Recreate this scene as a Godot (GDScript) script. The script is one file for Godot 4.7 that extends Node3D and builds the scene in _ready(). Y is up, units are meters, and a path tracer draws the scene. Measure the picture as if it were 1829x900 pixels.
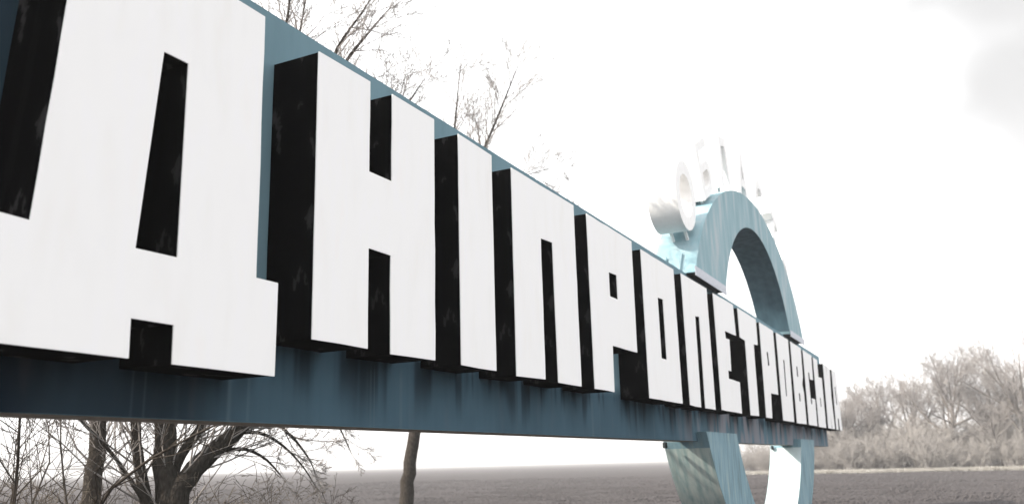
extends Node3D
# Town sign of big extruded letters on a blue board, carried by an oval ring, in a ploughed field.

const EYE := Vector3(0, 1.6, 3.648)
const BOARD_FRONT := -0.403
const BOARD_BACK := -0.74
const BOARD_LOW := 1.9
const BOARD_HIGH := 4.77
const RING_C := Vector2(20.55, 3.34)
const RING_OUT := Vector2(6.06, 4.14)
const RING_IN := Vector2(3.88, 3.42)
const RING_FRONT := -0.22
const RING_BACK := -1.0

var M := {}
var taken := {}

func _ready():
	# ---- camera
	var cam := Camera3D.new()
	cam.name = "camera"
	cam.keep_aspect = Camera3D.KEEP_HEIGHT
	cam.fov = 31.83
	cam.near = 0.05
	cam.far = 4000.0
	cam.transform = Transform3D(Basis(Vector3(0.45255773, -0.02532759, 0.89137535), Vector3(-0.19737365, 0.97195901, 0.12782533), Vector3(-0.86961782, -0.23378235, 0.43486856)).orthonormalized(), EYE)
	var lens := CameraAttributesPhysical.new()
	lens.frustum_focal_length = 42.08
	lens.frustum_focus_distance = 7.6
	lens.frustum_near = 0.05
	lens.frustum_far = 4000.0
	lens.exposure_aperture = 2.4
	cam.attributes = lens
	add_child(cam)
	cam.current = true
	# ---- sky, haze, exposure
	var we := WorldEnvironment.new()
	we.name = "world"
	var e := Environment.new()
	e.background_mode = Environment.BG_SKY
	var sky := Sky.new()
	var ps := PanoramaSkyMaterial.new()
	ps.panorama = sky_picture()
	ps.energy_multiplier = 1.0
	sky.sky_material = ps
	e.sky = sky
	e.tonemap_mode = Environment.TONE_MAPPER_LINEAR
	e.tonemap_exposure = 1.76
	e.sdfgi_enabled = true
	e.ssao_enabled = true
	e.ssil_enabled = true
	e.fog_enabled = true
	e.fog_density = 0.0012
	e.fog_light_color = Color(0.97, 0.97, 0.98)
	we.environment = e
	add_child(we)
	# ---- sun: behind the sign, upper left
	var sun := DirectionalLight3D.new()
	sun.name = "sun"
	sun.light_energy = 1.6
	sun.light_color = Color(1.0, 0.96, 0.9)
	sun.light_angular_distance = 0.5
	sun.shadow_enabled = true
	add_child(sun)
	sun.look_at_from_position(Vector3(-0.58, 0.56, -0.6) * 50.0, Vector3.ZERO)

	materials()
	ground()
	ring()
	board()
	hedgerow()
	near_trees()
	verge_plants()

# ------------------------------------------------------------------ helpers

func numbered(called: String) -> String:
	var n: int = taken.get(called, -1) + 1
	taken[called] = n
	return called if n == 0 else "%s_%03d" % [called, n]

func thing(called: String, label: String, category: String, at := Vector3.ZERO, group := "") -> Node3D:
	var o := Node3D.new()
	o.name = numbered(called)
	o.position = at
	o.set_meta("label", label)
	o.set_meta("category", category)
	if group: o.set_meta("group", group)
	add_child(o)
	return o

func put(called: String, mesh: Mesh, mat: Material, parent: Node, kind := "", label := "") -> MeshInstance3D:
	var o := MeshInstance3D.new()
	o.name = called
	o.mesh = mesh
	o.material_override = mat
	o.cast_shadow = GeometryInstance3D.SHADOW_CASTING_SETTING_ON
	if kind: o.set_meta("kind", kind)
	if label: o.set_meta("label", label)
	parent.add_child(o, true)
	return o

# flat and extruded shapes
class Shape:
	var v := PackedVector3Array()
	var n := PackedVector3Array()
	var uv := PackedVector2Array()
	func tri(a: Vector3, b: Vector3, c: Vector3, na: Vector3, nb: Vector3, nc: Vector3, ua := Vector2.ZERO, ub := Vector2.ZERO, uc := Vector2.ZERO):
		if (b - a).cross(c - a).dot(na + nb + nc) > 0.0:
			v.append(a); v.append(c); v.append(b)
			n.append(na); n.append(nc); n.append(nb)
			uv.append(ua); uv.append(uc); uv.append(ub)
		else:
			v.append(a); v.append(b); v.append(c)
			n.append(na); n.append(nb); n.append(nc)
			uv.append(ua); uv.append(ub); uv.append(uc)
	func quad(a: Vector3, b: Vector3, c: Vector3, d: Vector3, nn: Vector3):
		tri(a, b, c, nn, nn, nn, Vector2(0, 0), Vector2(1, 0), Vector2(1, 1))
		tri(a, c, d, nn, nn, nn, Vector2(0, 0), Vector2(1, 1), Vector2(0, 1))
	func box(lo: Vector3, hi: Vector3, t := Transform3D.IDENTITY):
		for ax in 3:
			for s in 2:
				var nn := Vector3.ZERO
				nn[ax] = 1.0 if s == 1 else -1.0
				var a := lo
				a[ax] = hi[ax] if s == 1 else lo[ax]
				var i := (ax + 1) % 3
				var j := (ax + 2) % 3
				var b := a; b[i] = hi[i]
				var c := b; c[j] = hi[j]
				var d := a; d[j] = hi[j]
				quad(t * a, t * b, t * c, t * d, (t.basis * nn).normalized())
	# box whose edges are cut back by k
	func cut_box(lo: Vector3, hi: Vector3, k: float, t := Transform3D.IDENTITY):
		for ax in 3:
			var i := (ax + 1) % 3
			var j := (ax + 2) % 3
			for s in 2:
				var nn := Vector3.ZERO
				nn[ax] = 1.0 if s == 1 else -1.0
				var q := []
				for c in [[0, 0], [1, 0], [1, 1], [0, 1]]:
					var p := Vector3.ZERO
					p[ax] = hi[ax] if s == 1 else lo[ax]
					p[i] = hi[i] - k if c[0] == 1 else lo[i] + k
					p[j] = hi[j] - k if c[1] == 1 else lo[j] + k
					q.append(t * p)
				quad(q[0], q[1], q[2], q[3], (t.basis * nn).normalized())
			for s in 2:
				for r in 2:
					var ei := (hi[i] if s == 1 else lo[i])
					var ej := (hi[j] if r == 1 else lo[j])
					var ki := ei + (-k if s == 1 else k)
					var kj := ej + (-k if r == 1 else k)
					var nn := Vector3.ZERO
					nn[i] = 1.0 if s == 1 else -1.0
					nn[j] = 1.0 if r == 1 else -1.0
					var a := Vector3.ZERO; a[ax] = lo[ax] + k; a[i] = ei; a[j] = kj
					var b := a; b[ax] = hi[ax] - k
					var d := a; d[i] = ki; d[j] = ej
					var c := b; c[i] = ki; c[j] = ej
					quad(t * a, t * b, t * c, t * d, (t.basis * nn).normalized())
		for sx in 2:
			for sy in 2:
				for sz in 2:
					var p := Vector3(hi.x if sx else lo.x, hi.y if sy else lo.y, hi.z if sz else lo.z)
					var g := Vector3(-k if sx else k, -k if sy else k, -k if sz else k)
					var nn := (t.basis * -g).normalized()
					tri(t * (p + Vector3(0, g.y, g.z)), t * (p + Vector3(g.x, 0, g.z)), t * (p + Vector3(g.x, g.y, 0)), nn, nn, nn)
	func face(pieces: Array, z: float, nn: Vector3, t := Transform3D.IDENTITY):
		for p in pieces:
			var ids := Geometry2D.triangulate_polygon(p)
			var m: Vector3 = (t.basis * nn).normalized()
			for k in range(0, ids.size(), 3):
				tri(t * Vector3(p[ids[k]].x, p[ids[k]].y, z), t * Vector3(p[ids[k + 1]].x, p[ids[k + 1]].y, z), t * Vector3(p[ids[k + 2]].x, p[ids[k + 2]].y, z), m, m, m, p[ids[k]], p[ids[k + 1]], p[ids[k + 2]])
	# side walls of an outline between two depths; out = +1 for an outer loop, -1 for a hole
	func walls(loop: PackedVector2Array, z0: float, z1: float, hole := false, t := Transform3D.IDENTITY):
		var k := loop.size()
		var way := 1.0 if Geometry2D.is_polygon_clockwise(loop) != hole else -1.0
		var en := PackedVector2Array()
		for i in k:
			var d := (loop[(i + 1) % k] - loop[i]).normalized()
			en.append(Vector2(-d.y, d.x) * way)
		for i in k:
			var a := loop[i]
			var b := loop[(i + 1) % k]
			var na := en[i]
			var nb := en[i]
			var before := en[(i + k - 1) % k]
			var after := en[(i + 1) % k]
			if before.dot(na) > 0.9: na = (na + before).normalized()
			if after.dot(nb) > 0.9: nb = (nb + after).normalized()
			var A := t.basis * Vector3(na.x, na.y, 0)
			var B := t.basis * Vector3(nb.x, nb.y, 0)
			tri(t * Vector3(a.x, a.y, z0), t * Vector3(b.x, b.y, z0), t * Vector3(b.x, b.y, z1), A, B, B)
			tri(t * Vector3(a.x, a.y, z0), t * Vector3(b.x, b.y, z1), t * Vector3(a.x, a.y, z1), A, B, A)
	func done() -> ArrayMesh:
		var a := []
		a.resize(Mesh.ARRAY_MAX)
		a[Mesh.ARRAY_VERTEX] = v
		a[Mesh.ARRAY_NORMAL] = n
		a[Mesh.ARRAY_TEX_UV] = uv
		var m := ArrayMesh.new()
		m.add_surface_from_arrays(Mesh.PRIMITIVE_TRIANGLES, a)
		return m

# tapered tubes along bent lines
class Tubes:
	var v := PackedVector3Array()
	var n := PackedVector3Array()
	var ix := PackedInt32Array()
	func tube(p: PackedVector3Array, r: PackedFloat32Array, sides: int):
		var k := p.size()
		var first := v.size()
		var d := (p[1] - p[0]).normalized()
		var s := d.cross(Vector3(0.31, 0.2, 0.93)).normalized()
		for i in k:
			if i > 0: d = (p[mini(i + 1, k - 1)] - p[i - 1]).normalized()
			s = (s - d * s.dot(d)).normalized()
			var t := d.cross(s)
			for j in sides:
				var g := TAU * j / sides
				var o := s * cos(g) + t * sin(g)
				v.append(p[i] + o * r[i])
				n.append(o)
		for i in k - 1:
			for j in sides:
				var a := first + i * sides + j
				var b := first + i * sides + (j + 1) % sides
				ix.append(a); ix.append(a + sides); ix.append(b)
				ix.append(b); ix.append(a + sides); ix.append(b + sides)
	func done() -> ArrayMesh:
		var a := []
		a.resize(Mesh.ARRAY_MAX)
		a[Mesh.ARRAY_VERTEX] = v
		a[Mesh.ARRAY_NORMAL] = n
		a[Mesh.ARRAY_INDEX] = ix
		var m := ArrayMesh.new()
		m.add_surface_from_arrays(Mesh.PRIMITIVE_TRIANGLES, a)
		return m

# an outline with holes cut into simple pieces along an upright line through the holes
func pieces(outer: PackedVector2Array, holes: Array) -> Array:
	if holes.is_empty(): return [outer]
	var parts := [outer]
	for h in holes:
		var c: Vector2 = Vector2.ZERO
		for q in h: c += q / h.size()
		var next := []
		for p in parts:
			var lo := Rect2(p[0], Vector2.ZERO)
			for q in p: lo = lo.expand(q)
			lo = lo.grow(1.0)
			for half in [Rect2(lo.position, Vector2(c.x - lo.position.x, lo.size.y)), Rect2(Vector2(c.x, lo.position.y), Vector2(lo.end.x - c.x, lo.size.y))]:
				var r := PackedVector2Array([half.position, Vector2(half.end.x, half.position.y), half.end, Vector2(half.position.x, half.end.y)])
				for q in Geometry2D.intersect_polygons(p, r):
					for w in Geometry2D.clip_polygons(q, h):
						next.append(w)
		parts = next
	return parts

func pv(a: Array, dx := 0.0, dy := 0.0) -> PackedVector2Array:
	var r := PackedVector2Array()
	for i in range(0, a.size(), 2): r.append(Vector2(a[i] + dx, a[i + 1] + dy))
	return r

func noise(seed_: int, freq: float, octaves := 4) -> FastNoiseLite:
	var f := FastNoiseLite.new()
	f.seed = seed_
	f.noise_type = FastNoiseLite.TYPE_SIMPLEX_SMOOTH
	f.frequency = freq
	f.fractal_octaves = octaves
	return f

func smooth(a: float, b: float, x: float) -> float:
	var t := clampf((x - a) / (b - a), 0.0, 1.0)
	return t * t * (3.0 - 2.0 * t)

# ------------------------------------------------------------------ sky

func sky_picture() -> ImageTexture:
	var w := 768
	var h := 384
	var im := Image.create(w, h, false, Image.FORMAT_RGBF)
	var f := noise(414, 1.3, 5)
	var g := noise(1414, 3.4, 4)
	var toward := Vector3(-0.58, 0.56, -0.6).normalized()
	for y in h:
		var th := PI * (y + 0.5) / h
		var up := cos(th)
		for x in w:
			var ph := TAU * (x + 0.5) / w
			var d := Vector3(sin(ph) * sin(th), up, -cos(ph) * sin(th))
			var c := 1.18
			if up > 0.0:
				# a high veil of cloud: thicker and greyer in places, brighter round the sun
				var q := d / (0.35 + up)
				var veil := smooth(-0.15, 0.5, f.get_noise_3dv(q * 0.62) + 0.35 * g.get_noise_3dv(q * 0.9))
				c = 1.18 - 0.74 * veil * smooth(0.05, 0.35, up)
			var near := maxf(0.0, d.dot(toward))
			c += 0.5 * pow(near, 6.0) + 1.6 * pow(near, 60.0)
			if up <= 0.0: c = 0.5
			im.set_pixel(x, y, Color(c * 0.995, c, c * 1.01))
	return ImageTexture.create_from_image(im)

# ------------------------------------------------------------------ materials

func mat(c: Color, rough := 0.8, spec := 0.3) -> StandardMaterial3D:
	var m := StandardMaterial3D.new()
	m.albedo_color = c
	m.roughness = rough
	m.metallic_specular = spec
	return m

func lin(r: float, g: float, b: float) -> Color:
	return Color(r, g, b).linear_to_srgb()

# a noise picture whose greys run through a list of [offset, linear colour]
func noise_map(seed_: int, freq: float, stops: Array, size := 512, octaves := 5, warp := false) -> NoiseTexture2D:
	var t := NoiseTexture2D.new()
	t.width = size
	t.height = size
	t.seamless = true
	var f := noise(seed_, freq, octaves)
	if warp:
		f.domain_warp_enabled = true
		f.domain_warp_amplitude = 40.0
		f.domain_warp_frequency = 0.01
	t.noise = f
	var g := Gradient.new()
	var off := PackedFloat32Array()
	var col := PackedColorArray()
	for s in stops:
		off.append(s[0])
		col.append(s[1].linear_to_srgb())
	g.offsets = off
	g.colors = col
	t.color_ramp = g
	return t

func triplanar(tex: Texture2D, scale: Vector3, rough := 0.8, spec := 0.3) -> StandardMaterial3D:
	var m := mat(Color.WHITE, rough, spec)
	m.albedo_texture = tex
	m.uv1_triplanar = true
	m.uv1_world_triplanar = true
	m.uv1_scale = scale
	return m

func bump(m: StandardMaterial3D, seed_: int, freq: float, cm: float):
	var t := NoiseTexture2D.new()
	t.width = 512
	t.height = 512
	t.seamless = true
	t.noise = noise(seed_, freq, 5)
	m.heightmap_enabled = true
	m.heightmap_texture = t
	m.heightmap_scale = cm

func materials():
	# white enamel of the letter faces: faint runs and dust
	M.face = triplanar(noise_map(21, 0.012, [[0.0, Color(0.825, 0.82, 0.81)], [0.3, Color(0.845, 0.845, 0.845)], [0.7, Color(0.855, 0.855, 0.858)], [1.0, Color(0.845, 0.84, 0.835)]]), Vector3(0.6, 0.13, 0.6), 0.6, 0.2)
	# black paint of the letter returns, worn to grey primer in patches
	M.side = triplanar(noise_map(31, 0.011, [[0.0, Color(0.0012, 0.0012, 0.0016)], [0.5, Color(0.0020, 0.0020, 0.0024)], [0.72, Color(0.004, 0.004, 0.0045)], [0.745, Color(0.022, 0.0215, 0.022)], [0.85, Color(0.03, 0.029, 0.03)], [1.0, Color(0.045, 0.043, 0.042)]], 1024, 5, true), Vector3(0.3, 0.13, 0.3), 0.85, 0.05)
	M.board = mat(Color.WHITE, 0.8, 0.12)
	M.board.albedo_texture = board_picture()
	M.board_edge = triplanar(noise_map(41, 0.02, [[0.0, Color(0.10, 0.17, 0.2)], [0.6, Color(0.15, 0.25, 0.30)], [1.0, Color(0.22, 0.28, 0.30)]]), Vector3(0.6, 0.3, 0.6), 0.6)
	M.rail = triplanar(noise_map(43, 0.02, [[0.0, Color(0.15, 0.14, 0.12)], [0.5, Color(0.25, 0.235, 0.205)], [1.0, Color(0.33, 0.30, 0.26)]]), Vector3(0.7, 0.4, 0.7), 0.8)
	# pale blue paint of the ring, streaked by rain
	M.ring = triplanar(noise_map(51, 0.016, [[0.0, Color(0.17, 0.29, 0.33)], [0.4, Color(0.225, 0.36, 0.405)], [0.6, Color(0.265, 0.39, 0.435)], [0.75, Color(0.33, 0.425, 0.46)], [1.0, Color(0.40, 0.45, 0.48)]]), Vector3(0.28, 0.055, 0.28), 0.65)
	M.soffit = triplanar(noise_map(52, 0.02, [[0.0, Color(0.045, 0.085, 0.11)], [0.5, Color(0.07, 0.13, 0.165)], [1.0, Color(0.10, 0.175, 0.215)]]), Vector3(0.4, 0.1, 0.4), 0.65)  # ring blue darkened to carry the shade inside the arch
	M.leg = triplanar(noise_map(53, 0.022, [[0.0, Color(0.10, 0.15, 0.15)], [0.35, Color(0.16, 0.27, 0.32)], [0.6, Color(0.19, 0.31, 0.37)], [0.8, Color(0.24, 0.34, 0.36)], [1.0, Color(0.40, 0.42, 0.38)]]), Vector3(0.55, 0.07, 0.55), 0.65)
	M.leg_flank = triplanar(noise_map(58, 0.018, [[0.0, Color(0.15, 0.23, 0.23)], [0.35, Color(0.30, 0.40, 0.40)], [0.6, Color(0.40, 0.48, 0.465)], [1.0, Color(0.54, 0.56, 0.51)]]), Vector3(0.4, 0.10, 0.9), 0.75)
	M.leg_sunlit = triplanar(noise_map(59, 0.014, [[0.0, Color(0.34, 0.35, 0.31)], [0.3, Color(0.44, 0.52, 0.53)], [1.0, Color(0.50, 0.60, 0.62)]]), Vector3(0.4, 0.12, 0.6), 0.7)  # inner face of the far leg: sun glare painted in as pale colour
	M.flange = triplanar(noise_map(55, 0.03, [[0.0, Color(0.45, 0.48, 0.53)], [1.0, Color(0.60, 0.62, 0.68)]]), Vector3(0.8, 0.8, 0.8), 0.6)
	M.white = triplanar(noise_map(57, 0.02, [[0.0, Color(0.80, 0.795, 0.785)], [0.5, Color(0.88, 0.88, 0.875)], [1.0, Color(0.90, 0.90, 0.90)]]), Vector3(0.8, 0.4, 0.8), 0.6)
	M.iron = mat(lin(0.02, 0.025, 0.028), 0.7)
	M.soil = triplanar(noise_map(61, 0.02, [[0.0, Color(0.062, 0.056, 0.057)], [0.5, Color(0.085, 0.078, 0.080)], [1.0, Color(0.115, 0.107, 0.108)]], 1024), Vector3(0.05, 0.05, 0.22), 0.95, 0.1)
	var fine := noise_map(63, 0.05, [[0.0, Color(0.55, 0.55, 0.55)], [1.0, Color(1.0, 1.0, 1.0)]], 512)
	M.soil.detail_enabled = true
	M.soil.detail_blend_mode = BaseMaterial3D.BLEND_MODE_MUL
	M.soil.detail_albedo = fine
	bump(M.soil, 64, 0.03, 3.0)
	M.clod = mat(lin(0.078, 0.072, 0.073), 0.95, 0.1)
	M.straw = mat(lin(0.62, 0.595, 0.55), 0.9, 0.1)
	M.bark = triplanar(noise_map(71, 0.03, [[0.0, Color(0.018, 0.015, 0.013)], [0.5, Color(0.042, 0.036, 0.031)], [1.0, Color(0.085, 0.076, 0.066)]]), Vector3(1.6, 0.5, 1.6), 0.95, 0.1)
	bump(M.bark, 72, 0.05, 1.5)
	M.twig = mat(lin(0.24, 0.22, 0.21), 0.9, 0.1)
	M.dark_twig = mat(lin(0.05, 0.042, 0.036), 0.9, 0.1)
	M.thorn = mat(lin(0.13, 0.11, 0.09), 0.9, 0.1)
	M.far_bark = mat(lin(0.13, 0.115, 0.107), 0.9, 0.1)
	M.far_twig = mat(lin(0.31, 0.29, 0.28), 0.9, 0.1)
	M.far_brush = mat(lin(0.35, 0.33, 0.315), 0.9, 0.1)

# paint of the board: even blue above, painted-in shade, rain runs and faded pinkish primer below the letters
func board_picture() -> ImageTexture:
	var w := 2048
	var h := 256
	var im := Image.create(w, h, false, Image.FORMAT_RGB8)
	var mottle := noise(81, 1.2, 4)
	var run := noise(82, 4.0, 3)
	var run2 := noise(83, 1.1, 2)
	var patch := noise(84, 0.9, 4)
	var long := BOARD_RIGHT - BOARD_LEFT
	for x in w:
		var wx := BOARD_LEFT + long * (x + 0.5) / w
		var r1 := run.get_noise_2d(wx, 0.0)
		var r2 := run2.get_noise_2d(wx, 3.0)
		var reach := 0.30 + 0.35 * r2 + 0.3 * run.get_noise_2d(wx * 0.6, 9.0)
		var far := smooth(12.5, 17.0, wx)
		for y in h:
			var wy := BOARD_HIGH - (BOARD_HIGH - BOARD_LOW) * (y + 0.5) / h
			var k := 1.0 + 0.14 * mottle.get_noise_2d(wx * 1.0, wy * 0.5) + 0.05 * run.get_noise_2d(wx * 3.0, wy * 0.25 + 20.0)
			var c := Vector3(0.155, 0.25, 0.295) * k
			# shade at the board end beside the first letter, painted in as dark navy
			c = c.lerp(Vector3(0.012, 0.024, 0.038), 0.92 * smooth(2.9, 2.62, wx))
			# letter shade painted into the band below them: deeper blue, nearly black under the first
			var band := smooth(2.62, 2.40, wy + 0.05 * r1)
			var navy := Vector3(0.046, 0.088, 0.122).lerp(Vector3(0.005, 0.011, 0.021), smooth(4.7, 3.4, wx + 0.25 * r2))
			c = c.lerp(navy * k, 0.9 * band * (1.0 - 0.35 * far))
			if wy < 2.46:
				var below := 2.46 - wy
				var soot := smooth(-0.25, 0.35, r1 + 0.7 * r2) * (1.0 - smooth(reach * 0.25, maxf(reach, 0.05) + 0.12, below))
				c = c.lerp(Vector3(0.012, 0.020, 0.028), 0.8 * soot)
				var drip := smooth(0.30, 0.42, run.get_noise_2d(wx * 2.3, 40.0)) * smooth(0.02, 0.2, below)
				c = c.lerp(Vector3(0.11, 0.16, 0.19), 0.30 * drip * smooth(-0.2, 0.4, patch.get_noise_2d(wx * 1.3, 70.0)))
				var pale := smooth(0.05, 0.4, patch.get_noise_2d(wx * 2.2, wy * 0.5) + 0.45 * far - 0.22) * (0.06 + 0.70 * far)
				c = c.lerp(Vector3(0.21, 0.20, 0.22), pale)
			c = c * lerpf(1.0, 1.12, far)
			im.set_pixel(x, y, Color(c.x, c.y, c.z).linear_to_srgb())
	return ImageTexture.create_from_image(im)

const BOARD_LEFT := 1.6
const BOARD_RIGHT := 30.42

# ------------------------------------------------------------------ ground

func ground():
	# ploughed field: one sheet to the horizon, finer near the sign
	var s := Shape.new()
	var f := noise(91, 0.15, 3)
	var xs := [-900.0, -300.0, -80.0]
	var x := -30.0
	while x < 130.0:
		xs.append(x); x += 2.5
	xs.append_array([200.0, 400.0, 900.0, 2600.0])
	var zs := [-2600.0, -900.0, -300.0, -140.0]
	var z := -90.0
	while z < 60.0:
		zs.append(z); z += 2.5
	zs.append_array([140.0, 400.0, 900.0])
	for i in xs.size() - 1:
		for j in zs.size() - 1:
			var a: Vector3 = field_point(xs[i], zs[j], f)
			var b: Vector3 = field_point(xs[i + 1], zs[j], f)
			var c: Vector3 = field_point(xs[i + 1], zs[j + 1], f)
			var d: Vector3 = field_point(xs[i], zs[j + 1], f)
			s.tri(a, b, c, Vector3.UP, Vector3.UP, Vector3.UP)
			s.tri(a, c, d, Vector3.UP, Vector3.UP, Vector3.UP)
	put("field", s.done(), M.soil, self, "structure")
	# clods thrown up by the plough
	var lump := Shape.new()
	var ring_ := []
	for k in 6: ring_.append(Vector3(cos(TAU * k / 6.0) * (0.8 + 0.3 * sin(k * 2.3)), 0.05 * cos(k * 1.7), sin(TAU * k / 6.0) * (0.8 + 0.3 * cos(k * 3.1))))
	var tip := Vector3(0.15, 0.75, -0.1)
	for k in 6:
		var mid0: Vector3 = ring_[k] * 0.75 + Vector3(0, 0.5, 0)
		var mid1: Vector3 = ring_[(k + 1) % 6] * 0.75 + Vector3(0, 0.5, 0)
		var n0: Vector3 = ring_[k].normalized()
		lump.quad(ring_[k], ring_[(k + 1) % 6], mid1, mid0, (n0 + Vector3(0, 0.4, 0)).normalized())
		lump.tri(mid0, mid1, tip, Vector3.UP, Vector3.UP, Vector3.UP)
	var rng := RandomNumberGenerator.new()
	rng.seed = 7
	var mm := MultiMesh.new()
	mm.transform_format = MultiMesh.TRANSFORM_3D
	mm.mesh = lump.done()
	mm.instance_count = 60000
	for k in mm.instance_count:
		var px := rng.randf_range(2.0, 93.0)
		var pz := rng.randf_range(-60.0, 22.0)
		if k % 3 == 0:
			px = rng.randf_range(20.0, 60.0)
			pz = rng.randf_range(-22.0, 6.0)
		pz = roundf(pz / 0.7) * 0.7 + rng.randfn(0.0, 0.16)
		var sc := rng.randf_range(0.03, 0.09)
		if pz > -3.0 and px < 26.0: sc *= 0.3
		var b := Basis(Vector3.UP, rng.randf() * TAU).scaled(Vector3(sc * rng.randf_range(0.8, 1.7), sc, sc))
		mm.set_instance_transform(k, Transform3D(b, Vector3(px, field_height(px, pz, f) - 0.01, pz)))
	var mi := MultiMeshInstance3D.new()
	mi.name = "soil_clods"
	mi.multimesh = mm
	mi.material_override = M.clod
	mi.set_meta("kind", "stuff")
	mi.set_meta("label", "dark clods of ploughed soil scattered over the field")
	mi.set_meta("category", "soil")
	add_child(mi)

func field_point(x: float, z: float, f: FastNoiseLite) -> Vector3:
	return Vector3(x, field_height(x, z, f), z)

func field_height(x: float, z: float, f: FastNoiseLite) -> float:
	var far := Vector2(x - 10.0, z).length()
	var h := 0.09 * f.get_noise_2d(x, z) * smooth(400.0, 100.0, far)
	return h

# ------------------------------------------------------------------ ring

func ellipse(r: Vector2, n := 120) -> PackedVector2Array:
	var p := PackedVector2Array()
	for i in n: p.append(RING_C + Vector2(cos(TAU * i / n) * r.x, sin(TAU * i / n) * r.y))
	return p

func rect(x0: float, y0: float, x1: float, y1: float) -> PackedVector2Array:
	return PackedVector2Array([Vector2(x0, y0), Vector2(x1, y0), Vector2(x1, y1), Vector2(x0, y1)])

# the ring between two heights and on one side or both, as simple outlines
func ring_bits(y0: float, y1: float, x0 := 0.0, x1 := 40.0) -> Array:
	var r := []
	for q in Geometry2D.intersect_polygons(ellipse(RING_OUT), rect(x0, y0, x1, y1)):
		for w in Geometry2D.clip_polygons(q, ellipse(RING_IN)):
			r.append(w)
	return r

# the inner (inward 1) or outer (-1) face of the ring between two heights: a tinted skin lying just off the band
func ring_skin(half: Vector2, inward: float, x0: float, x1: float, y0: float, y1: float, t: Transform3D) -> ArrayMesh:
	var s := Shape.new()
	var n := 180
	var r := half - Vector2(0.004, 0.004) * inward
	for i in n:
		var a := TAU * i / n
		var b := TAU * (i + 1) / n
		var p := RING_C + Vector2(cos(a) * r.x, sin(a) * r.y)
		var q := RING_C + Vector2(cos(b) * r.x, sin(b) * r.y)
		if minf(p.y, q.y) < y0 or maxf(p.y, q.y) > y1 or minf(p.x, q.x) < x0 or maxf(p.x, q.x) > x1: continue
		var na := -inward * Vector3(cos(a) / r.x, sin(a) / r.y, 0).normalized()
		var nb := -inward * Vector3(cos(b) / r.x, sin(b) / r.y, 0).normalized()
		var z0 := RING_FRONT - 0.003
		var z1 := RING_BACK + 0.006
		s.tri(t * Vector3(p.x, p.y, z0), t * Vector3(q.x, q.y, z0), t * Vector3(q.x, q.y, z1), na, nb, nb)
		s.tri(t * Vector3(p.x, p.y, z0), t * Vector3(q.x, q.y, z1), t * Vector3(p.x, p.y, z1), na, nb, na)
	return s.done()

func slab(outline: PackedVector2Array, z0: float, z1: float, t := Transform3D.IDENTITY, holes := []) -> ArrayMesh:
	var s := Shape.new()
	var ps := pieces(outline, holes)
	s.face(ps, z0, Vector3(0, 0, 1), t)
	s.face(ps, z1, Vector3(0, 0, -1), t)
	s.walls(outline, z0, z1, false, t)
	for h in holes: s.walls(h, z0, z1, true, t)
	return s.done()

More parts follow.
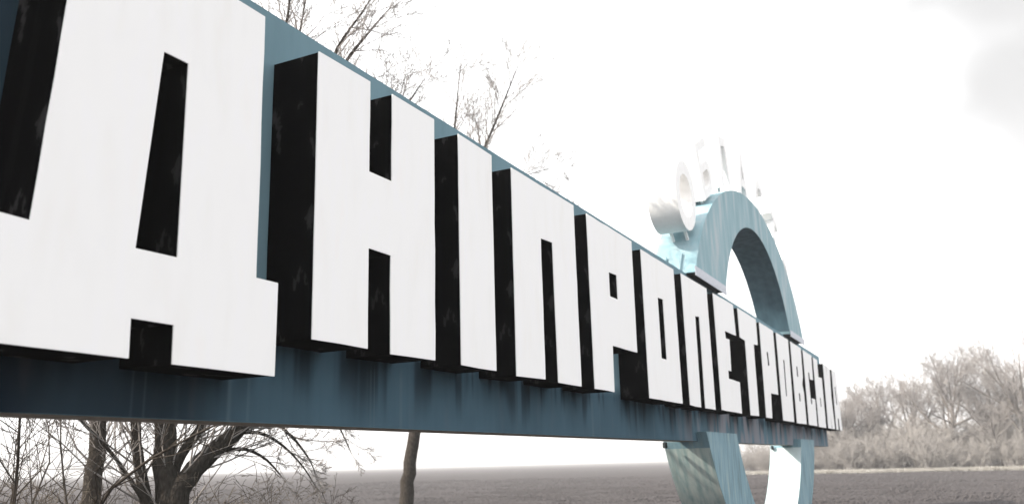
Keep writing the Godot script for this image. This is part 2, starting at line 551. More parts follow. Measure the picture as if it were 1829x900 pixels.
func ring():
	var o := thing("oval_arch", "pale blue oval arch carrying the long letter board, with white letters round its top", "arch", Vector3(RING_C.x, 0, -0.6))
	var shift := Transform3D(Basis.IDENTITY, -o.position)
	# upper arch, standing on the board
	for q in ring_bits(BOARD_HIGH + 0.005, 9.0):
		put("arch_band", slab(q, RING_FRONT, RING_BACK, shift), M.ring, o)
	put("soffit", ring_skin(RING_IN, 1.0, 0.0, 40.0, BOARD_HIGH + 0.01, 9.0, shift), M.soffit, o, "", "inner face of the arch, its shade painted in as darker blue")
	# legs below the board, their front rising a little over its face
	for half in [[0.0, RING_C.x], [RING_C.x, 40.0]]:
		for q in ring_bits(-0.3, BOARD_LOW - 0.005, half[0], half[1]):
			var l := put("leg", slab(q, RING_FRONT, RING_BACK, shift), M.leg, o)
			for w in ring_bits(BOARD_LOW - 0.004, 2.05, half[0], half[1]):
				put("leg_cap", slab(w, RING_FRONT - 0.004, BOARD_FRONT + 0.003, shift), M.leg, l)
		if half[0] > 1.0:
			put("inner_face", ring_skin(RING_IN, 1.0, half[0], half[1], -0.3, BOARD_LOW - 0.005, shift), M.leg_sunlit, o, "", "inner face of the far leg, sunlight painted in as white")
		else:
			put("outer_face", ring_skin(RING_OUT, -1.0, half[0], half[1], -0.3, BOARD_LOW - 0.005, shift), M.leg_flank, o, "", "stained grey-green outer face of the near leg")
		# behind the board the ring runs on
		for q in ring_bits(BOARD_LOW - 0.004, BOARD_HIGH + 0.004, half[0], half[1]):
			put("rear_band", slab(q, BOARD_BACK - 0.003, RING_BACK + 0.004, shift), M.ring, o)
	# skirting plates at the two feet of the arch
	for span in [[14.80, 17.03], [24.1, 26.3]]:
		var s := Shape.new()
		s.cut_box(Vector3(span[0], 4.70, RING_FRONT + 0.002), Vector3(span[1], 4.875, RING_FRONT + 0.016), 0.004, shift)
		var fp := put("foot_plate", s.done(), M.flange, o)
		s = Shape.new()  # dark strip added for the shadow line under the plate
		s.box(Vector3(span[0] + 0.14, 4.752, BOARD_FRONT + 0.004), Vector3(span[1] - 0.02, 4.773, RING_FRONT - 0.02), shift)
		put("shadow_strip", s.done(), M.iron, fp)
	# ribs added for two shadow lines on the sunny flank; anchor bolts under the board
	for a in [156.6, 157.4]:
		var th := deg_to_rad(a)
		var p := RING_C + Vector2(cos(th) * RING_OUT.x, sin(th) * RING_OUT.y)
		var nn := Vector2(cos(th) / RING_OUT.x, sin(th) / RING_OUT.y).normalized()
		var s := Shape.new()
		var tt := Transform3D(Basis(Vector3(nn.y, -nn.x, 0), Vector3(nn.x, nn.y, 0), Vector3(0, 0, 1)), Vector3(p.x, p.y, 0))
		s.cut_box(Vector3(-0.3, -0.02, -0.53 if a < 157.0 else -0.80), Vector3(0.22, 0.04, -0.49 if a < 157.0 else -0.77), 0.006, shift * tt)
		put("shadow_rib", s.done(), M.ring, o)
	for at in [Vector3(14.75, 1.83, -0.93), Vector3(23.98, 1.83, -0.93)]:
		var s := Shape.new()
		s.cut_box(at - Vector3(0.07, 0.03, 0.03), at + Vector3(0.02, 0.07, 0.03), 0.01, shift)
		put("anchor_bolt", s.done(), M.iron, o)
	arch_letters(o, shift)

func arc(c: Vector2, r: Vector2, a0: float, a1: float, n: int) -> PackedVector2Array:
	var p := PackedVector2Array()
	for i in n + 1:
		var a := deg_to_rad(lerpf(a0, a1, float(i) / n))
		p.append(c + Vector2(cos(a) * r.x, sin(a) * r.y))
	return p

func arch_letters(o: Node3D, shift: Transform3D):
	# local outlines: x to the right, y outward, base at 0, about 1.1 high
	var ringed := arc(Vector2(0, 0.63), Vector2(0.66, 0.63), 0, 352, 44)
	var ring_hole := arc(Vector2(0, 0.63), Vector2(0.40, 0.39), 0, 350, 35)
	var be := PackedVector2Array([Vector2(-0.48, 0), Vector2(-0.48, 1.12), Vector2(0.44, 1.12), Vector2(0.44, 0.93), Vector2(-0.26, 0.93), Vector2(-0.26, 0.68)])
	be.append_array(arc(Vector2(0.12, 0.34), Vector2(0.36, 0.34), 90, -90, 14))
	var be_hole := PackedVector2Array([Vector2(-0.26, 0.17), Vector2(-0.26, 0.51)])
	be_hole.append_array(arc(Vector2(0.1, 0.34), Vector2(0.17, 0.17), 90, -90, 8))
	var el := pv([-0.56, 0, -0.52, 0.2, -0.4, 0.24, -0.26, 1.12, 0.44, 1.12, 0.5, 0, 0.27, 0, 0.24, 0.92, -0.08, 0.92, -0.2, 0.12, -0.32, 0.0])
	var a := pv([-0.52, 0, -0.12, 1.12, 0.12, 1.12, 0.52, 0, 0.28, 0, 0.2, 0.25, -0.2, 0.25, -0.28, 0])
	var a_hole := pv([-0.13, 0.44, 0, 0.86, 0.13, 0.44])
	var es := arc(Vector2(0, 0.56), Vector2(0.56, 0.56), 45, 315, 30)
	es.append_array(arc(Vector2(0, 0.56), Vector2(0.34, 0.35), 315, 45, 24))
	var te := pv([-0.46, 1.12, 0.46, 1.12, 0.46, 0.92, 0.12, 0.92, 0.12, 0, -0.12, 0, -0.12, 0.92, -0.46, 0.92])
	var soft := PackedVector2Array([Vector2(-0.44, 0), Vector2(-0.44, 1.12), Vector2(-0.22, 1.12), Vector2(-0.22, 0.68)])
	soft.append_array(arc(Vector2(0.1, 0.34), Vector2(0.36, 0.34), 90, -90, 14))
	var soft_hole := PackedVector2Array([Vector2(-0.22, 0.17), Vector2(-0.22, 0.51)])
	soft_hole.append_array(arc(Vector2(0.08, 0.34), Vector2(0.17, 0.17), 90, -90, 8))
	var all := [["О", ringed, [ring_hole], 145.3], ["Б", be, [be_hole], 127.0], ["Л", el, [], 109.5], ["А", a, [a_hole], 92.5], ["С", es, [], 75.0], ["Т", te, [], 59.5], ["Ь", soft, [soft_hole], 45.0]]
	for g in all:
		var th := deg_to_rad(g[3])
		var p := RING_C + Vector2(cos(th) * RING_OUT.x, sin(th) * RING_OUT.y)
		var nn := Vector2(cos(th) / RING_OUT.x, sin(th) / RING_OUT.y).normalized()
		p += nn * (0.115 if g[0] == "О" else 0.075)
		var tt := shift * Transform3D(Basis(Vector3(nn.y, -nn.x, 0), Vector3(nn.x, nn.y, 0), Vector3(0, 0, 1)), Vector3(p.x, p.y, 0))
		var l := put("arch_letter", slab(g[1], -0.34, -0.88, tt, g[2]), M.white, o, "", "white letter " + g[0])
		for sx in [-0.28, 0.28]:
			for sz in [-0.46, -0.72]:
				var s := Shape.new()
				s.cut_box(Vector3(sx - 0.025, -0.14, sz - 0.025), Vector3(sx + 0.025, 0.03 if g[0] != "О" and g[0] != "С" else 0.12, sz + 0.025), 0.006, tt)
				put("bracket", s.done(), M.white, l)

# ------------------------------------------------------------------ board and its letters

func board():
	var o := thing("letter_board", "long blue sign board with large white block letters on black returns", "sign", Vector3(16.0, BOARD_LOW, -0.57))
	var shift := Transform3D(Basis.IDENTITY, -o.position)
	var s := Shape.new()
	var a := shift * Vector3(BOARD_LEFT, BOARD_LOW, BOARD_FRONT)
	var b := shift * Vector3(BOARD_RIGHT, BOARD_LOW, BOARD_FRONT)
	var c := shift * Vector3(BOARD_RIGHT, BOARD_HIGH, BOARD_FRONT)
	var d := shift * Vector3(BOARD_LEFT, BOARD_HIGH, BOARD_FRONT)
	var f := Vector3(0, 0, 1)
	s.tri(a, b, c, f, f, f, Vector2(0, 1), Vector2(1, 1), Vector2(1, 0))
	s.tri(a, c, d, f, f, f, Vector2(0, 1), Vector2(1, 0), Vector2(0, 0))
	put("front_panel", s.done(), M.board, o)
	# body behind the front sheet, its underside set up a little behind a thin lip
	var body := Shape.new()
	body.box(Vector3(BOARD_LEFT, BOARD_LOW + 0.03, BOARD_BACK), Vector3(BOARD_RIGHT, BOARD_HIGH, BOARD_FRONT - 0.002), shift)
	put("body", body.done(), M.board_edge, o)
	var lip := Shape.new()
	lip.box(Vector3(BOARD_LEFT, BOARD_LOW, BOARD_FRONT - 0.022), Vector3(BOARD_RIGHT, BOARD_LOW + 0.028, BOARD_FRONT - 0.003), shift)
	put("front_lip", lip.done(), M.board_edge, o)
	var rail := Shape.new()
	rail.cut_box(Vector3(BOARD_LEFT + 0.01, BOARD_LOW - 0.002, BOARD_BACK + 0.01), Vector3(BOARD_RIGHT - 0.02, BOARD_LOW + 0.027, BOARD_FRONT - 0.04), 0.004, shift)
	put("underside_rail", rail.done(), M.rail, o)
	for g in letters():
		var loop: PackedVector2Array = g[1]
		var holes: Array = g[2]
		loop = hand_cut(loop)
		# black returns run from the board to the face; the white face sheet laps them by a few millimetres
		var r := Shape.new()
		r.walls(loop, BOARD_FRONT + 0.002, -0.007, false, shift)
		var l := put("letter", r.done(), M.side, o, "", "letter " + g[0])
		for h in holes:
			var inner := Shape.new()
			inner.walls(h, BOARD_FRONT + 0.002, -0.007, true, shift)
			put("counter", inner.done(), M.side, l)
		var wide: PackedVector2Array = Geometry2D.offset_polygon(loop, 0.004)[0]
		var tight := []
		for h in holes: tight.append(Geometry2D.offset_polygon(h, -0.004)[0])
		put("face", slab(wide, 0.0, -0.007, shift, tight), M.face, l)

# sheet cut by hand: edges wander a few millimetres
func hand_cut(loop: PackedVector2Array) -> PackedVector2Array:
	var r := PackedVector2Array()
	var f := noise(int(loop[0].x * 100.0), 0.9, 2)
	for i in loop.size():
		var a := loop[i]
		var b := loop[(i + 1) % loop.size()]
		var d := b - a
		var side := Vector2(-d.y, d.x).normalized()
		var n := maxi(1, int(d.length() / 0.22))
		for k in n:
			var p := a.lerp(b, float(k) / n)
			if k > 0: p += side * 0.007 * f.get_noise_2d(p.x * 2.0 + i * 7.0, p.y * 2.0)
			r.append(p)
	return r

func letters() -> Array:
	var r := []
	r.append(["Д", pv([2.56, 4.40, 3.87, 4.40, 3.89, 2.71, 4.08, 2.71, 4.08, 2.15, 3.31, 2.155, 3.305, 2.36, 3.025, 2.36, 3.03, 2.16, 2.24, 2.165, 2.24, 2.725, 2.45, 2.72]), [pv([3.11, 3.84, 3.29, 3.84, 3.30, 2.715, 3.02, 2.71])]])
	r.append(["Н", pv([0, 4.39, 0.59, 4.40, 0.59, 3.695, 0.885, 3.70, 0.885, 4.41, 1.49, 4.415, 1.49, 2.41, 0.885, 2.40, 0.88, 3.13, 0.595, 3.13, 0.6, 2.41, 0.01, 2.41], 4.41), []])
	r.append(["І", pv([6.305, 4.42, 6.915, 4.41, 6.925, 2.41, 6.315, 2.41]), []])
	r.append(["П", pv([0, 4.41, 1.545, 4.42, 1.555, 2.40, 0.95, 2.40, 0.925, 3.86, 0.63, 3.845, 0.63, 2.41, 0, 2.395], 7.33), []])
	r.append(["Р", pv([0, 4.42, 1.565, 4.42, 1.54, 2.955, 0.65, 2.95, 0.63, 2.40, 0.015, 2.40], 9.265), [pv([0.645, 3.845, 0.925, 3.855, 0.925, 3.54, 0.645, 3.54], 9.265)]])
	r.append(["О", pv([0, 4.39, 1.51, 4.39, 1.515, 2.40, 0, 2.40], 11.205), [pv([0.63, 3.83, 0.88, 3.84, 0.88, 2.97, 0.63, 2.97], 11.205)]])
	r.append(["П", pv([0, 4.40, 1.515, 4.41, 1.505, 2.39, 0.87, 2.39, 0.905, 3.85, 0.655, 3.83, 0.61, 2.39, 0, 2.40], 13.12), []])
	r.append(["Е", pv([0.02, 4.40, 1.5, 4.41, 1.54, 3.84, 0.67, 3.83, 0.70, 3.69, 0.975, 3.695, 0.92, 3.13, 0.69, 3.125, 0.68, 2.97, 1.53, 2.965, 1.49, 2.40, 0, 2.41], 15.05), []])
	r.append(["Т", pv([0, 4.41, 1.66, 4.40, 1.62, 3.87, 1.22, 3.845, 1.13, 2.41, 0.37, 2.40, 0.44, 3.835, 0, 3.85], 16.92), []])
	r.append(["Р", pv([0.08, 4.39, 1.57, 4.385, 1.49, 2.955, 0.66, 2.945, 0.55, 2.41, -0.06, 2.41], 18.83), [pv([0.59, 3.82, 0.77, 3.83, 0.80, 3.53, 0.62, 3.52], 18.83)]])
	r.append(["О", pv([0.05, 4.39, 1.58, 4.39, 1.33, 2.41, -0.06, 2.41], 20.71), [pv([0.65, 3.82, 0.82, 3.83, 0.72, 2.98, 0.57, 2.97], 20.71)]])
	r.append(["В", pv([0.09, 4.39, 1.62, 4.37, 1.50, 3.62, 1.28, 3.42, 1.42, 3.2, 1.36, 2.41, -0.08, 2.40], 22.52), [pv([0.62, 3.83, 0.82, 3.83, 0.80, 3.56, 0.60, 3.56], 22.52), pv([0.60, 3.16, 0.80, 3.16, 0.79, 2.95, 0.59, 2.95], 22.52)]])
	r.append(["С", pv([0.1, 4.36, 1.53, 4.35, 1.38, 3.66, 0.86, 3.65, 0.86, 3.82, 0.63, 3.82, 0.61, 2.97, 0.84, 2.97, 0.84, 3.13, 1.41, 3.13, 1.31, 2.41, -0.1, 2.41], 24.36), []])
	r.append(["Ь", pv([0.1, 4.33, 0.86, 4.32, 0.79, 3.82, 1.46, 3.84, 1.30, 2.40, -0.1, 2.40], 26.07), [pv([0.66, 3.24, 0.84, 3.24, 0.82, 2.97, 0.64, 2.97], 26.07)]])
	r.append(["К", pv([0.15, 4.32, 0.74, 4.31, 0.70, 3.62, 0.86, 4.31, 1.55, 4.30, 1.24, 3.36, 1.30, 2.41, 0.72, 2.40, 0.64, 3.05, 0.58, 2.40, -0.16, 2.41], 27.98), []])
	r.append(["А", pv([0.22, 4.30, 1.22, 4.29, 1.30, 2.40, 0.70, 2.40, 0.70, 2.77, 0.42, 2.77, 0.32, 2.40, -0.16, 2.41], 29.78), [pv([0.5, 3.78, 0.72, 3.78, 0.71, 3.2, 0.47, 3.2], 29.78)]])
	return r

# ------------------------------------------------------------------ trees

# one branch: a bent, tapering line, with its own branches; out[depth] collects the tubes
func grow(out: Array, rng: RandomNumberGenerator, p: Vector3, d: Vector3, length: float, r: float, depth: int, opt: Dictionary):
	var segs := clampi(int(length / opt.step), 3, 9) if depth < opt.levels else 3
	var pts := PackedVector3Array([p])
	var rad := PackedFloat32Array([r])
	var q := p
	var dir := d
	for i in segs:
		dir = (dir + Vector3(rng.randfn(), rng.randfn() * 0.7, rng.randfn()) * opt.wild + Vector3(0, opt.lift, 0)).normalized()
		q += dir * length / segs
		pts.append(q)
		rad.append(maxf(r * (1.0 - 0.82 * float(i + 1) / segs), opt.thin))
	line(out, pts, rad, depth)
	if depth >= opt.levels: return
	sprout(out, rng, pts, rad, length, depth, opt, 0.25)

func line(out: Array, pts: PackedVector3Array, rad: PackedFloat32Array, depth: int):
	var t: Tubes = out[mini(depth, out.size() - 1)]
	t.tube(pts, rad, 9 if rad[0] > 0.06 else 5 if rad[0] > 0.018 else 3)

func sprout(out: Array, rng: RandomNumberGenerator, pts: PackedVector3Array, rad: PackedFloat32Array, length: float, depth: int, opt: Dictionary, from: float):
	var kids: int = opt.kids[mini(depth, opt.kids.size() - 1)]
	for k in kids:
		var f := lerpf(from, 0.98, (k + rng.randf()) / kids) * (pts.size() - 1)
		var i := mini(int(f), pts.size() - 2)
		var at := pts[i].lerp(pts[i + 1], f - i)
		var along := (pts[i + 1] - pts[i]).normalized()
		var side := along.cross(Vector3(rng.randfn(), rng.randfn(), rng.randfn())).normalized()
		var ang := deg_to_rad(rng.randf_range(opt.open[0], opt.open[1]))
		var nd := along * cos(ang) + side * sin(ang)
		var left := 1.0 - 0.55 * f / (pts.size() - 1)
		var l: float = length * rng.randf_range(opt.ratio[0], opt.ratio[1]) * left
		var br := minf(lerpf(rad[i], rad[i + 1], f - i) * rng.randf_range(0.4, 0.65), opt.get("cap", 1.0))
		grow(out, rng, at, nd, l, maxf(br, opt.thin), depth + 1, opt)

func bare_tree_parts(o: Node3D, trunk: Tubes, limbs: Array, twigs: Tubes, wood: Material, fine: Material):
	put("trunk", trunk.done(), wood, o)
	for l in limbs:
		if l.v.size(): put("limb", l.done(), wood, o)
	put("twigs", twigs.done(), fine, o, "stuff")

# a whole bare tree from a straight stem, base at its own origin
func young_tree(o: Node3D, seed_: int, height: float, r: float, opt: Dictionary, wood: Material, fine: Material, lean := Vector3.ZERO):
	var rng := RandomNumberGenerator.new()
	rng.seed = seed_
	var trunk := Tubes.new()
	var twigs := Tubes.new()
	var limbs := []
	var pts := PackedVector3Array()
	var rad := PackedFloat32Array()
	var q := Vector3(0, -0.2, 0)
	var dir := (Vector3.UP + lean).normalized()
	var n := 9
	for i in n + 1:
		pts.append(q)
		rad.append(r * (1.25 if i == 0 else 1.0) * (1.0 - 0.85 * float(i) / n))
		dir = (dir + Vector3(rng.randfn(), 0.3, rng.randfn()) * 0.07).normalized()
		q += dir * height * 0.58 / n
	trunk.tube(pts, rad, 9)
	var count: int = opt.limbs
	for k in count:
		var f := lerpf(opt.from, 0.97, (k + rng.randf()) / count) * n
		var i := mini(int(f), n - 1)
		var at := pts[i].lerp(pts[i + 1], f - i)
		var az := k * 2.4 + rng.randf_range(-0.5, 0.5)
		var up := deg_to_rad(rng.randf_range(opt.rise[0], opt.rise[1]))
		var nd := Vector3(cos(az) * cos(up), sin(up), sin(az) * cos(up))
		var l := height * rng.randf_range(0.44, 0.60) * (1.12 - 0.45 * f / n)
		var tb := Tubes.new()
		limbs.append(tb)
		grow([tb, twigs], rng, at, nd, l, maxf(rad[i] * rng.randf_range(0.5, 0.75), opt.thin), 0, opt)
	bare_tree_parts(o, trunk, limbs, twigs, wood, fine)

# a thing built along given lines: each line [points..., radii], the first its trunk
func drawn_tree(o: Node3D, seed_: int, trunk_lines: Array, limb_lines: Array, opt: Dictionary):
	var rng := RandomNumberGenerator.new()
	rng.seed = seed_
	var trunk := Tubes.new()
	var twigs := Tubes.new()
	var limbs := []
	for set_ in [trunk_lines, limb_lines]:
		for l in set_:
			var pts := PackedVector3Array()
			var rad := PackedFloat32Array()
			for k in l.size():
				pts.append(Vector3(l[k][0], l[k][1], l[k][2]) - o.position)
				rad.append(l[k][3])
			# finer, slightly crooked line
			var fp := PackedVector3Array()
			var fr := PackedFloat32Array()
			var long := 0.0
			for i in pts.size() - 1:
				long += pts[i].distance_to(pts[i + 1])
				for j in 3:
					var t := j / 3.0
					var a := pts[maxi(i - 1, 0)]
					var b := pts[mini(i + 2, pts.size() - 1)]
					var dt := pts[i].distance_to(pts[i + 1])
					var w := pts[i].cubic_interpolate_in_time(pts[i + 1], a, b, t, dt, -maxf(a.distance_to(pts[i]), 0.01), dt + maxf(b.distance_to(pts[i + 1]), 0.01))
					var rr := lerpf(rad[i], rad[i + 1], t)
					if i + j > 0: w += Vector3(rng.randfn(), rng.randfn(), rng.randfn()) * minf(rr * 0.10, 0.012)
					fp.append(w)
					fr.append(rr)
			fp.append(pts[pts.size() - 1])
			fr.append(rad[rad.size() - 1])
			var tb: Tubes = trunk
			if set_ == limb_lines:
				tb = Tubes.new()
				limbs.append(tb)
			tb.tube(fp, fr, 10)
			var own: Dictionary = opt.duplicate()
			own.kids = opt.kids.duplicate()
			own.kids[0] = clampi(int(opt.kids[0] * long / 6.0), 4, 40)
			sprout([tb, twigs], rng, fp, fr, minf(long, opt.reach), 0, own, opt.from)
	bare_tree_parts(o, trunk, limbs, twigs, M.bark, M.twig)

func near_trees():
	var opt := {"levels": 3, "step": 0.35, "wild": 0.16, "lift": 0.05, "thin": 0.0031, "kids": [28, 9, 4], "open": [16, 46], "ratio": [0.32, 0.62], "reach": 4.2, "from": 0.16, "cap": 0.014}
	var o := thing("bare_tree", "bare tree of several dark trunks, one thick limb leaning right under the board", "tree", Vector3(7.5, 0, -4.5))
	drawn_tree(o, 3, [
		[[7.5, -0.2, -4.5, 0.30], [7.48, 0.7, -4.5, 0.19], [7.47, 1.3, -4.5, 0.15], [7.46, 1.9, -4.6, 0.125], [7.48, 2.4, -4.7, 0.115], [7.5, 3.4, -4.7, 0.10], [7.3, 5.2, -4.9, 0.09], [7.4, 7.4, -5.0, 0.04], [7.5, 9.0, -5.1, 0.01]],
		[[7.5, 0.6, -4.6, 0.12], [7.3, 1.2, -4.62, 0.075], [7.19, 1.7, -4.69, 0.062], [7.15, 2.07, -4.74, 0.058], [7.12, 2.6, -4.78, 0.055], [6.8, 4.5, -5.0, 0.06], [6.7, 7.0, -5.3, 0.015]]],
		[[[7.48, 0.7, -4.45, 0.15], [7.47, 1.3, -4.4, 0.135], [7.57, 1.57, -4.33, 0.115], [7.78, 1.82, -4.2, 0.105], [8.04, 2.05, -4.1, 0.095], [8.71, 2.97, -3.95, 0.08], [9.44, 4.49, -3.9, 0.06], [10.0, 5.9, -3.9, 0.035], [10.5, 7.4, -3.9, 0.012]],
		[[7.46, 1.0, -4.5, 0.11], [7.49, 1.45, -4.54, 0.07], [7.57, 1.79, -4.47, 0.06], [7.77, 2.09, -4.41, 0.055], [8.11, 2.81, -4.3, 0.05], [9.05, 4.87, -4.24, 0.045], [9.7, 6.74, -4.24, 0.035], [10.02, 7.89, -4.31, 0.026], [10.39, 8.59, -4.17, 0.016], [10.8, 9.4, -4.0, 0.006]],
		[[9.05, 4.87, -4.24, 0.035], [9.47, 5.6, -4.2, 0.032], [10.29, 7.85, -4.3, 0.026], [10.68, 8.51, -4.11, 0.018], [11.02, 9.04, -3.97, 0.006]],
		[[7.46, 2.4, -4.7, 0.06], [8.0, 4.2, -4.6, 0.05], [8.6, 6.2, -4.5, 0.035], [9.0, 8.0, -4.4, 0.02], [9.1, 9.6, -4.4, 0.006]],
		[[8.11, 2.81, -4.3, 0.045], [8.7, 5.0, -4.4, 0.035], [9.2, 7.0, -4.5, 0.022], [9.5, 8.6, -4.5, 0.012], [9.6, 9.6, -4.5, 0.005]],
		[[9.44, 4.49, -3.9, 0.04], [10.1, 5.6, -3.9, 0.03], [10.9, 6.9, -3.8, 0.02], [11.6, 7.9, -3.7, 0.006]],
		[[8.04, 2.05, -4.1, 0.04], [8.6, 2.2, -4.1, 0.028], [9.1, 2.05, -4.2, 0.02], [9.5, 1.75, -4.2, 0.012], [9.8, 1.5, -4.3, 0.004]],
		[[7.78, 1.82, -4.2, 0.03], [8.2, 1.86, -4.1, 0.022], [8.6, 1.72, -4.1, 0.015], [8.9, 1.5, -4.1, 0.005]],
		[[8.04, 2.05, -4.1, 0.03], [8.3, 2.05, -4.0, 0.022], [8.75, 1.9, -4.0, 0.016], [9.2, 1.6, -4.0, 0.01], [9.45, 1.35, -4.0, 0.004]],
		[[7.3, 1.2, -4.62, 0.03], [6.9, 1.75, -4.7, 0.022], [6.5, 2.15, -4.8, 0.015], [6.1, 2.5, -4.9, 0.006]],
		[[8.71, 2.97, -3.95, 0.035], [9.3, 2.75, -4.0, 0.024], [9.9, 2.3, -4.1, 0.015], [10.3, 1.8, -4.1, 0.005]]], opt)
	var opt2 := {"levels": 3, "step": 0.4, "wild": 0.13, "lift": 0.06, "cap": 0.02, "thin": 0.003, "kids": [15, 7, 5], "open": [25, 55], "ratio": [0.3, 0.5], "reach": 4.0, "from": 0.25}
	o = thing("bare_tree", "slim upright bare tree between saplings and the many-trunked tree behind the sign", "tree", Vector3(8.65, 0, -7.35))
	drawn_tree(o, 5, [[[8.65, -0.2, -7.35, 0.17], [8.68, 0.9, -7.33, 0.135], [8.70, 1.6, -7.32, 0.125], [8.70, 1.97, -7.32, 0.115], [8.71, 2.5, -7.31, 0.11], [8.71, 4.0, -7.31, 0.085], [8.9, 6.2, -7.2, 0.05], [9.0, 8.6, -7.1, 0.01]]], [], opt2)
	var opt3 := {"levels": 3, "step": 0.5, "wild": 0.13, "lift": 0.06, "thin": 0.0048, "kids": [24, 9, 4], "open": [18, 46], "ratio": [0.34, 0.6], "reach": 5.5, "from": 0.5}
	o = thing("bare_tree", "single leaning bare tree trunk standing before the ploughed field, under the middle of the board", "tree", Vector3(19.1, 0, -9.15))
	drawn_tree(o, 8, [[[19.05, -0.2, -9.15, 0.24], [19.14, 0.45, -9.1, 0.185], [19.19, 1.25, -9.04, 0.17], [19.23, 1.93, -8.97, 0.155], [19.29, 2.49, -8.88, 0.15], [19.43, 4.91, -8.65, 0.12], [19.63, 7.16, -8.33, 0.085], [19.76, 9.04, -8.13, 0.05], [19.86, 10.75, -7.96, 0.03], [19.95, 12.6, -7.8, 0.008]]],
		[[[19.43, 4.91, -8.65, 0.08], [19.51, 5.8, -8.53, 0.075], [19.87, 7.93, -7.94, 0.055], [20.14, 9.52, -7.46, 0.045], [20.7, 11.2, -7.0, 0.03], [21.2, 12.8, -6.6, 0.008]],
		[[19.87, 7.93, -7.94, 0.04], [20.8, 9.0, -7.4, 0.03], [21.9, 9.7, -6.8, 0.015], [22.8, 10.1, -6.3, 0.005]],
		[[19.63, 7.16, -8.33, 0.045], [21.0, 8.0, -7.6, 0.03], [22.3, 8.5, -6.9, 0.018], [23.4, 8.5, -6.4, 0.006]]], opt3)
func hedgerow():
	var opt := {"levels": 3, "step": 0.8, "wild": 0.10, "lift": 0.045, "thin": 0.009, "kids": [13, 8, 4], "open": [18, 48], "ratio": [0.42, 0.66], "limbs": 17, "from": 0.28, "rise": [14, 68]}
	var protos := []
	for k in 3:
		var o := thing("field_tree", "", "tree", Vector3.ZERO, "bare trees along the far hedgerow")
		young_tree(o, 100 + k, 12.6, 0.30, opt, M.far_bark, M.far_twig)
		protos.append(o)
	# [x, z, height, prototype, turn, label]
	var spots := [
		[96.0, 2.2, 0.98, 0, 0.4, "tallest spreading bare tree in the middle of the far hedgerow"],
		[99.0, -2.2, 0.82, 1, 1.4, "second spreading bare tree, left of the tallest in the far hedgerow"],
		[97.0, -6.6, 0.62, 2, 2.2, "low bare tree nearest the end of the board in the far hedgerow"],
		[93.0, 9.0, 1.0, 1, 3.6, "bare tree at the right edge of the picture, its crown cut off"],
		[101.0, 6.2, 0.84, 2, 5.0, "bare tree set back between the tallest and the edge tree"],
		[102.0, -11.5, 0.5, 0, 2.9, "small bare tree seen past the end of the letter board"],
		[95.5, -8.6, 0.66, 1, 0.9, "rounded bare tree just clear of the last letter in the far hedgerow"],
		[100.0, -4.4, 0.8, 0, 1.9, "bare tree whose crown merges with the second tree from the board's end"],
		[94.5, 6.0, 0.72, 1, 2.7, "lower dense bare tree right of the tallest tree in the hedgerow"],
		[98.0, 14.5, 0.95, 0, 4.4, "bare tree of the hedgerow beyond the picture's edge"]]
	var used := {}
	for s in spots:
		var o: Node3D = protos[s[3]]
		if used.has(s[3]):
			o = protos[s[3]].duplicate()
			o.name = numbered("field_tree")
			add_child(o)
		used[s[3]] = true
		o.position = Vector3(s[0], 0, s[1])
		o.rotation.y = s[4]
		o.scale = Vector3.ONE * s[2] * 1.1
		o.set_meta("label", s[5])
	# thicket under the trees: many-stemmed bushes
	var rng := RandomNumberGenerator.new()
	rng.seed = 44
	var bushes := []
	for k in 3:
		var tb := Tubes.new()
		var bo := {"levels": 2, "step": 0.5, "wild": 0.17, "lift": 0.06, "thin": 0.011, "kids": [10, 8], "open": [18, 55], "ratio": [0.35, 0.6]}
		for j in 34:
			var az := rng.randf() * TAU
			var out := rng.randf_range(0.1, 0.75)
			grow([tb], rng, Vector3(rng.randfn() * 0.5, -0.1, rng.randfn() * 0.5), Vector3(cos(az) * out, 1.0, sin(az) * out).normalized(), rng.randf_range(2.8, 5.4), 0.03, 0, bo)
		bushes.append(tb.done())
	var n := 0
	for row in 3:
		var z := -17.5 + row * 0.8
		while z < 24.0:
			var k := n % 3
			var o := MeshInstance3D.new()
			o.name = numbered("hedge_bush")
			o.mesh = bushes[k]
			o.material_override = M.far_brush
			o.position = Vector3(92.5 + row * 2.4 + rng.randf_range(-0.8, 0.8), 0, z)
			o.rotation.y = rng.randf() * TAU
			var big := rng.randf_range(0.75, 1.2) * (0.75 + 0.2 * row) * (0.64 if z < -10.5 else 0.86)
			o.scale = Vector3(big * 1.15, big, big * 1.15)
			o.set_meta("label", "leafless beige bush in the thicket along the far field edge")
			o.set_meta("category", "bush")
			o.set_meta("group", "bushes of the far thicket")
			add_child(o)
			n += 1
			z += rng.randf_range(1.5, 2.6)
	# dry grass in front of the thicket
	var blade := Shape.new()
	for k in 9:
		var a := k * 0.7
		var b := Vector3(cos(a) * 0.12, 0, sin(a) * 0.12)
		var w := Vector3(-sin(a), 0, cos(a)) * 0.02
		var tip := b * 2.4 + Vector3(0, 0.34 + 0.06 * (k % 3), 0)
		blade.tri(b - w, b + w, tip, Vector3.UP, Vector3.UP, Vector3.UP)
	var mm := MultiMesh.new()
	mm.transform_format = MultiMesh.TRANSFORM_3D
	mm.mesh = blade.done()
	mm.instance_count = 6000
	for k in mm.instance_count:
		var z := rng.randf_range(-20.0, 30.0)
		var x := 91.2 + 0.6 * rng.randfn() + 0.6 * sin(z * 0.35)
		mm.set_instance_transform(k, Transform3D(Basis(Vector3.UP, rng.randf() * TAU).scaled(Vector3.ONE * rng.randf_range(0.4, 1.0)), Vector3(x, 0, z)))
	var mi := MultiMeshInstance3D.new()
	mi.name = "dry_grass"
	mi.multimesh = mm
	mi.material_override = M.straw
	mi.set_meta("kind", "stuff")
	mi.set_meta("label", "pale dry grass strip along the foot of the far thicket")
	mi.set_meta("category", "grass")
	add_child(mi)
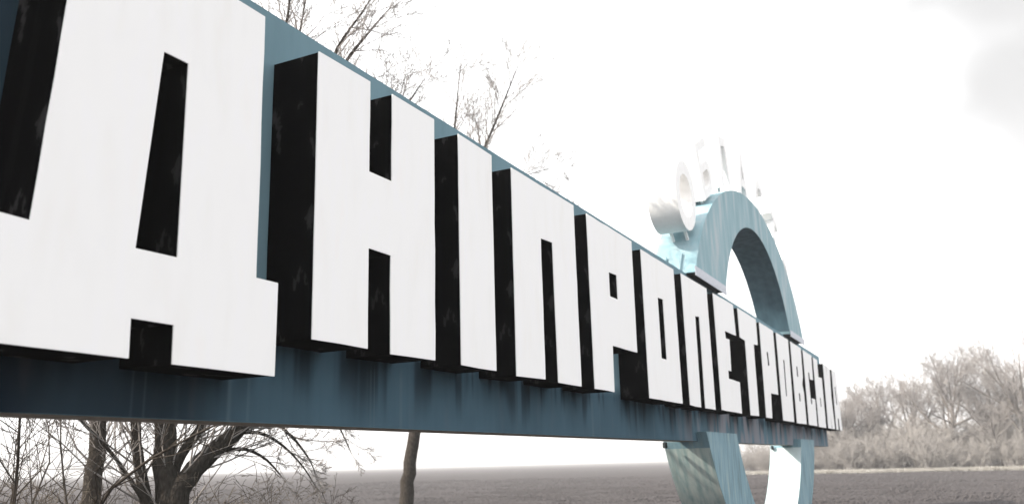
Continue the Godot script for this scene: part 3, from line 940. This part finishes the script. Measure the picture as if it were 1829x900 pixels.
	# a line of trees lost in the haze beyond the field
	var far := Tubes.new()
	var fo := {"levels": 2, "step": 2.0, "wild": 0.12, "lift": 0.06, "thin": 0.05, "kids": [9, 6], "open": [25, 55], "ratio": [0.36, 0.58]}
	for j in 7:
		var az := j * 2.4
		grow([far], rng, Vector3(0, 0, 0), Vector3(cos(az) * 0.5, 1.0, sin(az) * 0.5).normalized(), 9.0, 0.3, 0, fo)
	var fm := MultiMesh.new()
	fm.transform_format = MultiMesh.TRANSFORM_3D
	fm.mesh = far.done()
	fm.instance_count = 240
	for k in fm.instance_count:
		var t := k / 240.0
		var p := Vector3(950.0, 0, -1680.0).lerp(Vector3(1880.0, 0, -510.0), t) + Vector3(rng.randfn() * 5.0, 0, rng.randfn() * 8.0)
		var big := 2.9 * rng.randf_range(0.6, 1.1) * (0.7 + 0.35 * sin(t * 11.0))
		fm.set_instance_transform(k, Transform3D(Basis(Vector3.UP, rng.randf() * TAU).scaled(Vector3(big * 1.3, big, big * 1.3)), p))
	mi = MultiMeshInstance3D.new()
	mi.name = "treeline"
	mi.multimesh = fm
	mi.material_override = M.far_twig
	mi.set_meta("kind", "stuff")
	mi.set_meta("label", "line of bare trees fading in the haze beyond the field")
	mi.set_meta("category", "trees")
	add_child(mi)

func verge_plants():
	# saplings and brambles behind the left end of the board
	var rng := RandomNumberGenerator.new()
	rng.seed = 21
	var opt := {"levels": 2, "step": 0.25, "wild": 0.19, "lift": 0.08, "thin": 0.0028, "kids": [18, 8], "open": [22, 60], "ratio": [0.25, 0.5]}
	var spots := [
		[5.02, -3.85, 3.6, 0.022, "thin dark sapling at the left edge under the board"],
		[5.42, -3.95, 3.4, 0.016, "slender sapling just right of the edge sapling under the board"],
		[5.66, -3.7, 3.8, 0.026, "straight dark sapling left of the slim tree trunk"],
		[5.2, -4.3, 2.9, 0.014, "thin arching sapling between the edge sapling and the straight dark one"],
		[5.95, -4.5, 2.8, 0.015, "small twiggy sapling right of the straight dark sapling"],
		[6.55, -4.6, 3.2, 0.02, "forked sapling leaning against the slim tree trunk"]]
	for s in spots:
		var o := thing("sapling", s[4], "sapling", Vector3(s[0], 0, s[1]))
		var stem := Tubes.new()
		var twigs := Tubes.new()
		grow([stem, twigs], rng, Vector3(0, -0.1, 0), Vector3(rng.randfn() * 0.06, 1, rng.randfn() * 0.06).normalized(), s[2], s[3], 0, opt)
		put("stem", stem.done(), M.dark_twig, o)
		put("twigs", twigs.done(), M.dark_twig, o, "stuff")
	var places := [
		[6.3, -5.2, 1.9, "tangled brown bramble below the saplings at the left edge", 0],
		[7.9, -5.6, 1.7, "tangled bramble round the foot of the slim tree", 1],
		[8.3, -3.9, 1.65, "tangled bramble round the foot of the many-trunked tree", 0],
		[9.6, -4.2, 1.6, "loose bramble under the low limbs of the many-trunked tree", 1],
		[11.6, -5.6, 1.55, "last bramble towards the open field", 1]]
	for s in places:
		var o := thing("bramble", s[3], "bramble", Vector3(s[0], 0, s[1]))
		var tb := Tubes.new()
		var bo := {"levels": 2, "step": 0.2, "wild": 0.24, "lift": -0.03, "thin": 0.0028, "kids": [8, 4], "open": [25, 75], "ratio": [0.25, 0.5]}
		for j in (46 if s[0] < 9.0 else 14):
			var az := rng.randf() * TAU
			var out := rng.randf_range(0.15, 0.9)
			grow([tb], rng, Vector3(rng.randfn() * 0.35, -0.05, rng.randfn() * 0.35), Vector3(cos(az) * out, 1.0, sin(az) * out).normalized(), rng.randf_range(0.75, 1.15) * s[2], 0.008, 0, bo)
		put("canes", tb.done(), M.thorn if s[4] == 0 else M.dark_twig, o, "stuff")
